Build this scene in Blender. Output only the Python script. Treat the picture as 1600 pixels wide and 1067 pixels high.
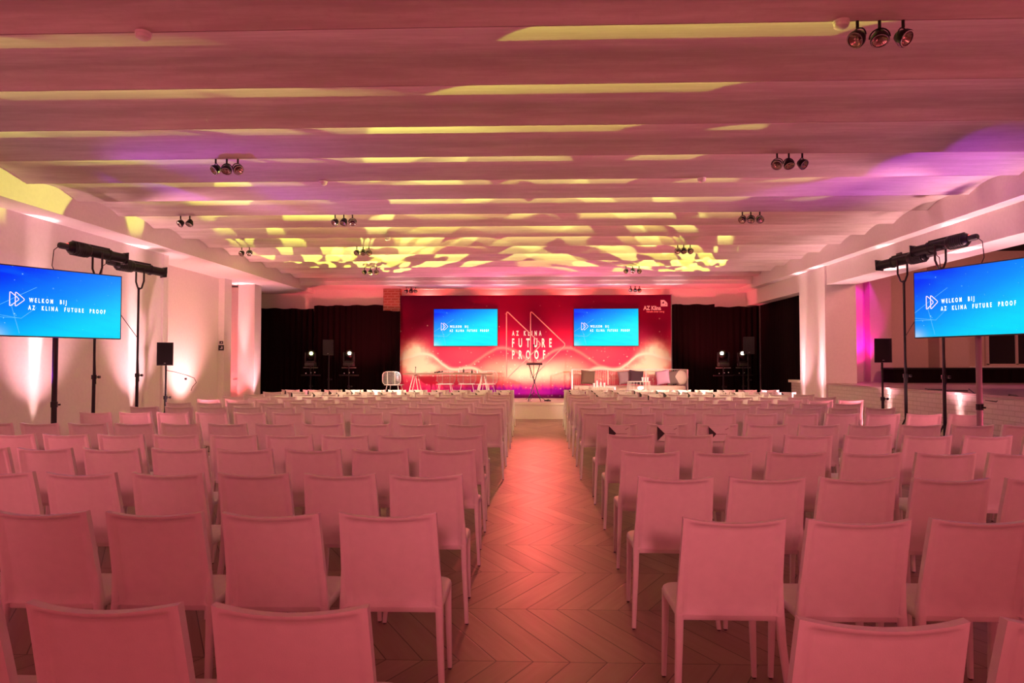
import bpy, bmesh, math, random
from mathutils import Vector, Matrix, Euler
random.seed(7)
PI = math.pi
for o in list(bpy.data.objects): bpy.data.objects.remove(o)
SC = bpy.context.scene
COL = SC.collection

# ------------------------------------------------------------------ camera
HC = 1.51
cd = bpy.data.cameras.new('camera'); cam = bpy.data.objects.new('camera', cd); COL.objects.link(cam)
cd.sensor_fit = 'HORIZONTAL'; cd.sensor_width = 36.0; cd.lens = 36.0 * 1067 / 1600; cd.clip_start = .05; cd.clip_end = 100
cam.location = (0, 0, HC)
cam.rotation_euler = (PI / 2 + math.atan(32.5 / 1067), 0, math.atan(35 / 1067))
SC.camera = cam

# ------------------------------------------------------------------ world, exposure
w = bpy.data.worlds.new('world'); SC.world = w; w.use_nodes = True
w.node_tree.nodes['Background'].inputs[0].default_value = (.02, .008, .01, 1)
w.node_tree.nodes['Background'].inputs[1].default_value = 1
vs = SC.view_settings
SC.display_settings.display_device = 'sRGB'
vs.view_transform = 'Standard'; vs.look = 'None'; vs.gamma = 1; vs.use_curve_mapping = False
vs.exposure = 0.0
SC.cycles.max_bounces = 8; SC.cycles.diffuse_bounces = 4; SC.cycles.glossy_bounces = 3
SC.cycles.use_denoising = True
SC.cycles.sample_clamp_indirect = 6

def look(loc, to):
    d = Vector(to) - Vector(loc)
    return d.to_track_quat('-Z', 'Y').to_euler()

def spot(loc, to, color, power, deg=40, blend=.5, soft=.05, gobo=None, parent=None):
    l = bpy.data.lights.new('spot_light', 'SPOT'); l.energy = power; l.color = color
    l.spot_size = math.radians(deg); l.spot_blend = blend; l.shadow_soft_size = soft
    o = bpy.data.objects.new('spot_light', l); COL.objects.link(o)
    o.location = loc; o.rotation_euler = look(loc, to)
    if gobo:
        l.use_nodes = True; nt = l.node_tree; em = nt.nodes['Emission']
        tc = nt.nodes.new('ShaderNodeTexCoord'); sp = nt.nodes.new('ShaderNodeSeparateXYZ')
        nt.links.new(tc.outputs['Normal'], sp.inputs[0])
        def mt(op, a, b):
            n = nt.nodes.new('ShaderNodeMath'); n.operation = op
            for i, v in enumerate((a, b)):
                if isinstance(v, (int, float)): n.inputs[i].default_value = v
                else: nt.links.new(v, n.inputs[i])
            return n.outputs[0]
        u = mt('DIVIDE', sp.outputs[0], sp.outputs[2]); v = mt('DIVIDE', sp.outputs[1], sp.outputs[2])
        cb = nt.nodes.new('ShaderNodeCombineXYZ'); nt.links.new(u, cb.inputs[0]); nt.links.new(v, cb.inputs[1])
        cb.inputs[2].default_value = gobo[0]
        nz = nt.nodes.new('ShaderNodeTexNoise'); nz.inputs['Scale'].default_value = gobo[1]; nz.inputs['Detail'].default_value = 0.0
        nt.links.new(cb.outputs[0], nz.inputs['Vector'])
        cr = nt.nodes.new('ShaderNodeValToRGB'); nt.links.new(nz.outputs[0], cr.inputs[0])
        cr.color_ramp.elements[0].position = gobo[2]; cr.color_ramp.elements[0].color = (0, 0, 0, 1)
        cr.color_ramp.elements[1].position = gobo[2] + .02; cr.color_ramp.elements[1].color = (1, 1, 1, 1)
        nt.links.new(cr.outputs[0], em.inputs['Color'])
        ex = mt('EXPONENT', mt('MULTIPLY', v, gobo[3]), 0.0)
        nt.links.new(ex, em.inputs['Strength'])   # hotter towards the low edge of the beam
    return o

# rear wash: unseen wash lights placed behind the camera for the chair backs
RED = (1.0, .12, .15)
for x in (-5.0, -1.7, 1.7, 5.0):
    spot((x, -4.6, 2.9), (x * .8, 6, 1.2), RED, 155, 120, .6, .5)
for x in (-3.5, 0.3, 4.0):  # added long-throw spots to brighten the middle rows
    spot((x, -4.6, 3.2), (x * 1.2, 12.5, .8), (1.0, .22, .27), 1150, 34, .9, .3)
# added unseen red fill, low along both side walls, thrown up across the vaults
for s_ in (-1, 1):
    for y in (-2.5, 1.5, 5.0, 8.0, 12.0, 15.5):
        spot((6.0 * s_ - .1, y, .35), (.5 * s_, y + .2, 3.9), (1.0, .18, .24), 100, 110, 1.0, .25)
# pale uplights washing the side walls, pillars and brick parapet (lx, ly, tx, ty, power)
UP = (1.0, .52, .52); UP2 = (1.0, .43, .50)
for lx, ly, tx, ty, p in [(-7.0, 9.6, -7.3, 9.65, 900), (-7.0, 12.0, -7.3, 12.05, 900), (-7.72, 17.75, -7.78, 17.95, 700),
                          (6.16, 15.15, 6.34, 15.17, 600), (6.16, 16.2, 6.34, 16.18, 600), (-7.0, 6.0, -7.3, 6.0, 900),
                          (6.2, 12.42, 6.5, 12.42, 900), (6.2, 10.4, 6.5, 10.4, 1100)]:
    ins = 1 if lx < 0 else -1
    spot((lx, ly, .2), (tx, ty, 3.6), UP, p * 2.2, 13, 1, .02)          # tight core
    spot((lx - .06 * ins, ly, .2), (tx, ty, 3.6), UP, p * .22, 24, 1, .02)
    spot((lx + .7 * ins, ly, .2), (tx, ty, 2.9), UP2, p * .42, 66, 1, .05)    # spill
spot((-7.05, 13.1, .22), (-7.25, 13.05, 3.6), UP, 260, 20, 1, .03)  # uplight added for the bright strip at the wall corner
spot((-7.1, 14.9, .25), (-7.7, 15.0, 2.4), (1.0, .36, .36), 560, 90, 1, .1)
for y_ in (6.5, 9.3, 11.8, 13.8): spot((6.18, y_, 1.3), (6.5, y_, 3.6), UP, 120, 70, 1, .05)  # added spots without fixtures, brightening the beam soffits
# uplights throwing across the edges of the vaults
for lx, ly, tx, ty, p in [(-6.6, 11.2, -5.9, 11.5, 200), (-6.6, 14.6, -5.8, 14.8, 200), (6.0, 9.2, 5.7, 9.0, 260), (6.0, 12.2, 5.3, 12.4, 200), (6.0, 14.6, 5.3, 14.8, 200), (6.0, 17.4, 5.3, 17.2, 200)]:
    spot((lx, ly, .25), (tx, ty, 3.8), (1.0, .44, .44), p, 48, .9, .04)
# magenta / violet LED pars on the vaults
spot((-6.2, 8.3, 1.2), (-3.9, 8.8, 3.9), (.45, .05, 1.0), 300, 62, .9, .06)
spot((6.0, 8.4, 1.2), (4.7, 8.8, 3.9), (.55, .04, 1.0), 240, 70, .9, .06)
# side room
spot((8.6, 10.6, 3.9), (8.9, 16, 2.0), (1.0, .30, .24), 420, 110, .8, .3)
spot((7.46, 15.75, 1.12), (7.46, 16.4, 3.6), (1.0, .0, .42), 200, 60, .5, .03)
spot((7.46, 15.6, 4.0), (7.46, 16.2, 2.4), (.8, .0, .7), 90, 50, .5, .03)  # added, fills the magenta niche from above
spot((7.46, 14.7, 1.25), (7.46, 16.25, 1.9), (1.0, .0, .42), 130, 34, .5, .03)  # added, fills the lower part of the magenta niche
spot((10.2, 12.5, 3.9), (9.3, 11.5, 1.0), (.8, .04, .7), 100, 120, .8, .3)
# added pink fill across the hall to tint the side walls
spot((5.95, 8.5, 3.45), (-7.2, 11.5, 2.3), (1.0, .34, .46), 620, 62, 1, .1)
spot((-6.55, 9.5, 3.45), (6.3, 12.5, 2.9), (1.0, .38, .52), 620, 56, 1, .1)
# red niche left, unseen spots added for beam, vaults, back wall and aisle
spot((-8.2, 17.3, .3), (-8.15, 18.3, 2.4), (1.0, .10, .12), 160, 90, .6, .03)
for x in (-3.8, -2.3, -.8, .8, 2.3, 3.8):
    spot((x, 18.9, .5), (x, 19.2, 3.93), (1.0, .50, .50), 700, 20, .9, .03)
    spot((x, 18.6, .5), (x * 1.02, 18.5, 3.9), (1.0, .22, .40), 130, 70, .9, .04)
spot((0, 18.7, .5), (0, 17.3, 3.9), (1.0, .10, .40), 420, 120, .9, .05)
for s_ in (-1, 1): spot((3.0 * s_, 18.5, .9), (1.5 * s_, 7, 3.6), (1.0, .12, .22), 900, 70, .9, .08)  # added pink spots raking the vaults from the stage side
for s_ in (-1, 1): spot((4.4 * s_, 18.5, .6), (5.6 * s_, 20.6, 3.6), (1.0, .09, .12), 520, 70, .9, .05)
for x in (-3.2, -1.1, 1.1, 3.2):
    spot((x, 20.53, 3.30), (x, 20.6, 3.7), (1, .07, .06), 90, 150, .5, .02)
for x in (-3.0, -1.0, 1.0, 3.0): spot((x, 19.35, .6), (x, 20.6, 3.66), (1.0, .07, .07), 620, 46, .8, .04)
spot((0, 19.0, 3.6), (0, 10.0, 0), (1.0, .10, .09), 900, 30, .8, .1)  # red spot added for the glow along the aisle
# profile spots on the stands beside the hall light the stage and the first rows
PRO = (1.0, .72, .52)
for s_ in (-1, 1):
    spot((6.0 * s_ - .1, 11.45, 3.0), (1.75 * s_, 20.2, .85), PRO, 3300, 29, .5, .04)
    spot((6.0 * s_ - .1, 11.45, 3.0), (2.9 * s_, 15.2, .5), (1.0, .66, .40), 700, 50, .7, .04)  # added lower beam to brighten the rows near the stage
# moving heads with broken-pattern gobos, yellow green
LIME = (.90, 1.0, .12)
def head_beam(x, y, az, el, col, p, deg, gobo):
    a, e = math.radians(az), math.radians(el)
    d = Vector((math.sin(a) * math.cos(e), -math.cos(a) * math.cos(e), math.sin(e)))
    spot(Vector((x, y, 1.72)) + d * .16, Vector((x, y, 1.72)) + d * 5, col, p, deg, .1, .012, gobo)
head_beam(-6.2, 18.75, 26, 30, LIME, 2600, 50, (0.3, 12.0, .54, 3.2))
head_beam(-5.13, 18.75, 36, 32, (.9, 1.0, .2), 2600, 52, (2.3, 12.5, .545, 3.2))
head_beam(5.13, 18.75, -38, 31, (.9, 1.0, .2), 2600, 50, (5.3, 12.0, .54, 3.2))
head_beam(5.70, 19.15, -48, 30, LIME, 2200, 50, (8.3, 10.0, .525, 3.2))

# ------------------------------------------------------------------ node helpers
class E:
    nt = None
    def __init__(s, v): s.v = v
    @staticmethod
    def op(o, *a):
        n = E.nt.nodes.new('ShaderNodeMath'); n.operation = o
        for i, x in enumerate(a):
            x = x.v if isinstance(x, E) else x
            if isinstance(x, (int, float)): n.inputs[i].default_value = x
            else: E.nt.links.new(x, n.inputs[i])
        return E(n.outputs[0])
    def __add__(s, o): return E.op('ADD', s, o)
    __radd__ = __add__
    def __sub__(s, o): return E.op('SUBTRACT', s, o)
    def __rsub__(s, o): return E.op('SUBTRACT', o, s)
    def __mul__(s, o): return E.op('MULTIPLY', s, o)
    __rmul__ = __mul__
    def __truediv__(s, o): return E.op('DIVIDE', s, o)
    def __neg__(s): return E.op('MULTIPLY', s, -1.0)
def eabs(a): return E.op('ABSOLUTE', a)
def esq(a): return E.op('MULTIPLY', a, a)
def eexp(a): return E.op('EXPONENT', a)
def ess(a, lo, hi):
    n = E.nt.nodes.new('ShaderNodeMapRange'); n.interpolation_type = 'SMOOTHSTEP'
    E.nt.links.new(a.v, n.inputs[0]); n.inputs[1].default_value = lo; n.inputs[2].default_value = hi
    return E(n.outputs[0])
def egauss(d, wd): return eexp(-esq(d / wd))
def emix(f, a, b):
    n = E.nt.nodes.new('ShaderNodeMix'); n.data_type = 'RGBA'; n.clamp_factor = True
    for k, x in ((0, f), (6, a), (7, b)):
        x = x.v if isinstance(x, E) else x
        if isinstance(x, (int, float)): n.inputs[k].default_value = x
        elif isinstance(x, tuple): n.inputs[k].default_value = (*x, 1)
        else: E.nt.links.new(x, n.inputs[k])
    return E(n.outputs[2])
def ecoord(kind='Object'):
    tc = E.nt.nodes.new('ShaderNodeTexCoord'); sp = E.nt.nodes.new('ShaderNodeSeparateXYZ')
    E.nt.links.new(tc.outputs[kind], sp.inputs[0])
    return E(sp.outputs[0]), E(sp.outputs[1]), E(sp.outputs[2])
def evec(a, b, c):
    n = E.nt.nodes.new('ShaderNodeCombineXYZ')
    for i, x in enumerate((a, b, c)):
        x = x.v if isinstance(x, E) else x
        if isinstance(x, (int, float)): n.inputs[i].default_value = x
        else: E.nt.links.new(x, n.inputs[i])
    return n.outputs[0]
def enoise(vec, scale, detail=3, rough=.5):
    n = E.nt.nodes.new('ShaderNodeTexNoise'); E.nt.links.new(vec, n.inputs['Vector'])
    n.inputs['Scale'].default_value = scale; n.inputs['Detail'].default_value = detail; n.inputs['Roughness'].default_value = rough
    return E(n.outputs[0])
def evor(vec, scale):
    n = E.nt.nodes.new('ShaderNodeTexVoronoi'); E.nt.links.new(vec, n.inputs['Vector']); n.inputs['Scale'].default_value = scale
    return E(n.outputs['Distance']), n.outputs['Color']
def ecurve(x, pts):
    n = E.nt.nodes.new('ShaderNodeFloatCurve'); E.nt.links.new(x.v, n.inputs['Value'])
    c = n.mapping.curves[0]
    c.points[0].location = pts[0]; c.points[-1].location = pts[-1]
    for p in pts[1:-1]: c.points.new(*p)
    n.mapping.update()
    return E(n.outputs[0])

def mat(name, color=(.8, .8, .8), rough=.5, metal=0, emit=None, es=1.0, fn=None, bump=None, coat=0):
    m = bpy.data.materials.new(name); m.use_nodes = True; nt = m.node_tree; b = nt.nodes['Principled BSDF']
    b.inputs['Base Color'].default_value = (*color, 1); b.inputs['Roughness'].default_value = rough; b.inputs['Metallic'].default_value = metal
    if coat: b.inputs['Coat Weight'].default_value = coat
    if emit: b.inputs['Emission Color'].default_value = (*emit, 1); b.inputs['Emission Strength'].default_value = es
    E.nt = nt
    if fn: fn(nt, b)
    elif not emit:  # a fine procedural mottling so that no surface is a dead flat colour
        x, y, z = ecoord(); n = enoise(evec(x, y, z), 22, 2)
        k = .94
        c = emix(n, tuple(v * k for v in color), tuple(min(1, v * (2 - k)) for v in color)); nt.links.new(c.v, b.inputs['Base Color'])
    if bump:
        x, y, z = ecoord(); h = enoise(evec(x, y, z), bump[0], 3)
        bn = nt.nodes.new('ShaderNodeBump'); bn.inputs['Strength'].default_value = bump[1]; bn.inputs['Distance'].default_value = .002
        nt.links.new(h.v, bn.inputs['Height']); nt.links.new(bn.outputs[0], b.inputs['Normal'])
    return m

def f_floor(nt, b):
    x, y, z = ecoord()
    wd = .7335; yy = (y - 3.494) / wd
    fl = E.op('FLOOR', yy); t = yy - fl
    tri = E.op('PINGPONG', yy, 1.0)
    s = (x + tri * .42 - .367) / .187
    k = E.op('FLOOR', s); fs = s - k
    edge = E.op('MINIMUM', fs, 1 - fs); je = E.op('MINIMUM', t, 1 - t)
    gr = E.op('MAXIMUM', 1 - ess(edge, .008, .028), 1 - ess(je, .002, .006))
    wn = nt.nodes.new('ShaderNodeTexWhiteNoise'); nt.links.new(evec(k, fl, 0), wn.inputs['Vector'])
    tone = E(wn.outputs['Value'])
    par = E.op('MODULO', eabs(fl), 2.0)
    sg = 1 - 2 * par
    al = evec((x + sg * y * .577) * 22, y * 2.0 + k * 3.1, fl)
    g = enoise(al, 1.0, 4, .6)
    c = emix(tone, (.32, .22, .17), (.44, .31, .24))
    c = emix(g * .6, c, (.20, .12, .09))
    c = emix(gr * .85, c, (.03, .017, .012))
    nt.links.new(c.v, b.inputs['Base Color'])
    nt.links.new((.34 + g * .16).v, b.inputs['Roughness'])
    bn = nt.nodes.new('ShaderNodeBump'); bn.inputs['Strength'].default_value = .35; bn.inputs['Distance'].default_value = .003
    nt.links.new((1 - gr).v, bn.inputs['Height']); nt.links.new(bn.outputs[0], b.inputs['Normal'])

def f_ceil(nt, b):
    x, y, z = ecoord()
    g = enoise(evec(x * .9, y * 9, z * 4), 1.3, 5, .62); g2 = enoise(evec(x, y, z), 14, 4, .7)
    c = emix(ess(g, .35, .75), (.62, .56, .52), (.78, .73, .69))
    c = emix(ess(g2, .45, .8) * .35, c, (.55, .48, .44))
    sp = enoise(evec(x * .35, y * 2.5, z), 1.7, 3, .8)
    c = emix(ess(sp, .66, .74) * .25, c, (.40, .32, .28))
    nt.links.new(c.v, b.inputs['Base Color'])
    bn = nt.nodes.new('ShaderNodeBump'); bn.inputs['Strength'].default_value = .25; bn.inputs['Distance'].default_value = .004
    nt.links.new(g.v, bn.inputs['Height']); nt.links.new(bn.outputs[0], b.inputs['Normal'])

def brick_fn(c1, c2, mortar, sx, bw, rh, ms, axis, st=.6):
    def f(nt, b):
        x, y, z = ecoord(); h = {'x': x, 'y': y}[axis]
        n = nt.nodes.new('ShaderNodeTexBrick'); nt.links.new(evec(h, z, 0), n.inputs['Vector'])
        n.inputs['Scale'].default_value = 1; n.inputs['Brick Width'].default_value = bw; n.inputs['Row Height'].default_value = rh
        n.inputs['Mortar Size'].default_value = ms; n.inputs['Color1'].default_value = (*c1, 1); n.inputs['Color2'].default_value = (*c2, 1); n.inputs['Mortar'].default_value = (*mortar, 1)
        g = enoise(evec(x, y, z), 18, 3)
        c = emix(g * .4, E(n.outputs[0]), tuple(v * .75 for v in c1)); nt.links.new(c.v, b.inputs['Base Color'])
        bn = nt.nodes.new('ShaderNodeBump'); bn.inputs['Strength'].default_value = st; bn.inputs['Distance'].default_value = .012; bn.invert = True
        nt.links.new((E(n.outputs[1]) + g * .5).v, bn.inputs['Height']); nt.links.new(bn.outputs[0], b.inputs['Normal'])
    return f

def f_backdrop(nt, b):
    # printed fabric: crimson field, cream glow clouds at both ends, ribbons of light, sparkles, violet foot (object space: x across, z up)
    x, y, z = ecoord(); a = eabs(x)
    nz = enoise(evec(x, 0, z), 1.2, 3)
    c = emix(ess(z + nz * .3, 1.45, 2.9), (.84, .025, .14), (.19, .0, .035))
    c = emix(ess(z, 2.9, 3.6) * ess(a, 1, 4) * .6, c, (.07, .0, .035))
    c = emix(egauss(a - 1.9, 1.0) * egauss(z - 1.75, .42) * .7, c, (1.0, .13, .22))
    cl = eexp(-(esq((a - 3.62) / .48) + esq((z - 1.68) / .40))) + .7 * eexp(-(esq((a - 3.25) / .6) + esq((z - 1.32) / .20)))
    cl = cl * (.2 + 1.6 * enoise(evec(a, 0, z), 3.2, 5))
    c = emix(ess(cl, .03, .5) * .85, c, (1.0, .42, .38)); c = emix(ess(cl, .3, .75), c, (1.0, .93, .72))
    # long ribbon
    q = a / 4.2
    r1 = ecurve(q, [(0, .02), (.205, .06), (.36, .22), (.46, .355), (.574, .31), (.642, .42), (.70, .60), (.742, .70), (.80, .735), (.88, .66), (1, .55)])
    d1 = z - (.95 + r1 * 1.1)
    c = emix(egauss(d1, .055) * ess(q, .15, .35), c, (1.0, .93, .78))
    under = ess(-d1, 0, .06) * eexp(d1 * 2.6) * ess(q, .3, .7) * .45
    c = emix(under, c, (1.0, .50, .42))
    # central arch
    r2 = ecurve(q, [(0, .42), (.08, .66), (.17, .86), (.24, .90), (.3, .82), (.4, .58), (.5, .36), (1, .0)])
    d2 = z - (.95 + r2 * 1.1)
    c = emix(egauss(d2, .05) * (1 - ess(q, .42, .55)) * .45, c, (1.0, .55, .45))
    inside = ess(-d2, 0, .5) * (1 - ess(q, .3, .5)) * egauss(z - 1.35, .36)
    c = emix(inside * .55, c, (1.0, .62, .48))
    gl = egauss(z - 1.20, .24) * egauss(a, 1.15) * (.6 + .8 * enoise(evec(x, 0, z), 3.5, 4))
    c = emix(gl * 1.1, c, (1.0, .80, .62))
    c = emix(egauss(z - 1.08, .12) * egauss(a - 1.7, .8) * .5, c, (1.0, .50, .42))
    # violet foot with rays
    ray = enoise(evec(x * 9, 0, z * 1.4), 1.5, 2)
    ft = 1 - ess(z - ray * .22, .56, .80)
    c = emix(ft * egauss(a - .9, 2.1), c, (.22, .0, .30))
    c = emix((1 - ess(z, .50, .60)) * .9, c, (.05, .0, .02))
    # sparkles
    for sc_, th, zc, zw in ((9, .13, 1.3, .5), (17, .15, 1.12, .16), (5, .07, 1.9, .8)):
        dd, cc = evor(evec(x, 0, z), sc_)
        sep = nt.nodes.new('ShaderNodeSeparateColor'); nt.links.new(cc, sep.inputs[0])
        on = ess(E(sep.outputs[0]), .55, .6)
        c = emix((1 - ess(dd, th * .5, th * 2.2)) * on * egauss(z - zc, zw), c, (1.0, .82, .72))
    nt.links.new(c.v, b.inputs['Base Color']); b.inputs['Specular IOR Level'].default_value = .08

def f_screen(nt, b, cy=1.0):
    # local x 0..1 across, z 0..1 up
    x, y, z = ecoord('Generated')
    k = x * .55 + (1 - z) * .75
    c = emix(ess(k, .1, .55 / cy), (.0, .03, .95), (.0, .22 * cy, 1.0)); c = emix(ess(k, .45 / cy, 1.15 / cy), c, (.0, min(1, .74 * cy), 1.0))
    nb = enoise(evec(x * 3, 0, z * 9 + x * 3), 1.0, 2)
    c = emix(ess(nb, .45, .8) * .18, c, (.0, .35, 1.0))
    for s_, th in ((9, .05), (16, .05)):
        dd, cc = evor(evec(x * 1.78, 0, z), s_)
        sep = nt.nodes.new('ShaderNodeSeparateColor'); nt.links.new(cc, sep.inputs[0])
        on = ess(E(sep.outputs[1]), .78, .8)
        on2 = E.op('MAXIMUM', 1 - ess(x, .05, .35), .3)
        c = emix((1 - ess(dd, th, th * 2.5)) * on * on2, c, (.45, .95, 1.0))
    c = emix(eexp(-(esq(x / .08) + esq(z / .10))) * .55, c, (.75, .85, 1.0))
    nt.links.new(c.v, b.inputs['Emission Color']); b.inputs['Emission Strength'].default_value = 1.0
    b.inputs['Base Color'].default_value = (.002, .002, .004, 1); b.inputs['Roughness'].default_value = .3; b.inputs['Specular IOR Level'].default_value = .05

def f_velvet(nt, b):
    x, y, z = ecoord(); g = enoise(evec(x * 30, y * 30, z * .6), 1, 3)
    c = emix(g, (.002, .0008, .001), (.010, .002, .004)); nt.links.new(c.v, b.inputs['Base Color'])
    b.inputs['Roughness'].default_value = .9; b.inputs['Specular IOR Level'].default_value = .1

M = {}
M['floor'] = mat('chevron_oak', fn=f_floor)
M['ceil'] = mat('board_marked_concrete', rough=.85, fn=f_ceil)
M['plaster'] = mat('white_plaster', (.80, .77, .74), .75, bump=(60, .1))
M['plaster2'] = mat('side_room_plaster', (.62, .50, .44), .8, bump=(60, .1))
M['wbrick'] = mat('white_painted_brick', rough=.45, fn=brick_fn((.66, .60, .56), (.60, .54, .50), (.50, .44, .40), 1, .22, .072, .010, 'y', .8))
M['rbrick'] = mat('red_brick', rough=.8, fn=brick_fn((.30, .09, .06), (.38, .11, .08), (.42, .24, .20), 1, .22, .08, .016, 'x', .6))
M['gloss'] = mat('glossy_ledge', (.42, .30, .30), .25)
M['black'] = mat('black_plastic', (.012, .012, .013), .45)
M['blackm'] = mat('black_metal', (.02, .02, .022), .35, .6)
M['grey'] = mat('grey_metal', (.25, .24, .25), .4, .7)
M['chrome'] = mat('chrome', (.85, .85, .85), .15, 1)
M['lens'] = mat('lamp_reflector', (.5, .4, .36), .2, .9)
M['velvet'] = mat('black_velvet', fn=f_velvet)
M['chair'] = mat('white_moulded_leather', (.80, .77, .74), .5, bump=(260, .25))
M['glide'] = mat('dark_glide', (.05, .045, .04), .6)
M['paper'] = mat('white_card', (.72, .70, .68), .7)
M['ink'] = mat('black_ink', (.012, .010, .012), .6)
M['inkg'] = mat('grey_ink', (.28, .2, .2), .6)
M['stage'] = mat('stage_carpet_pale', (.62, .53, .47), .5)
M['backdrop'] = mat('printed_backdrop', rough=.7, fn=f_backdrop)
M['letter'] = mat('pale_print', (.97, .92, .90), .6)
M['pinkline'] = mat('pink_outline_print', (.95, .40, .40), .6)
M['screen'] = mat('screen_picture', fn=f_screen)
M['screen2'] = mat('bright_screen_picture', fn=lambda nt, b: f_screen(nt, b, 1.3))
M['scrtext'] = mat('screen_text', (.1, .1, .1), .5, emit=(1, 1, 1), es=1.5)
M['scrline'] = mat('screen_line', (.1, .1, .1), .5, emit=(.10, .55, 1.0), es=1.0)
M['scrlogo'] = mat('screen_logo', (.1, .1, .1), .5, emit=(.95, .75, 1.0), es=1.2)
M['wire'] = mat('white_powder_coat', (.82, .80, .78), .4)
M['wood'] = mat('dark_table_top', (.30, .17, .12), .4)
M['brown'] = mat('brown_cushion', (.16, .09, .07), .9, bump=(200, .4))
M['mauve'] = mat('mauve_cushion', (.30, .19, .24), .9, bump=(200, .4))
M['aub'] = mat('aubergine_cushion', (.06, .025, .045), .9, bump=(200, .4))
M['lilac'] = mat('lilac_cushion', (.62, .34, .55), .9, bump=(200, .4))
M['greyc'] = mat('grey_cushion', (.22, .17, .18), .9, bump=(200, .4))
M['pale'] = mat('pale_cushion', (.80, .70, .66), .9, bump=(200, .4))
M['seatpad'] = mat('seat_pad', (.66, .50, .46), .9, bump=(200, .4))
M['glass'] = mat('drinking_glass', (.85, .85, .9), .05)
M['glow'] = mat('lit_lens_green', emit=(.75, 1.0, .35), es=14)
M['gloww'] = mat('lit_lens_warm', emit=(1.0, .95, .72), es=14)
M['led'] = mat('led', emit=(1, .75, .62), es=3)
M['redled'] = mat('red_led', emit=(1, .02, .02), es=2)
M['darkglass'] = mat('night_window', (.01, .008, .012), .1)
M['cable'] = mat('black_cable', (.015, .012, .012), .6)
M['whitep'] = mat('white_plastic', (.8, .78, .76), .4)
M['blackceil'] = mat('side_room_ceiling_black', (.015, .013, .014), .9)

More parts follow.
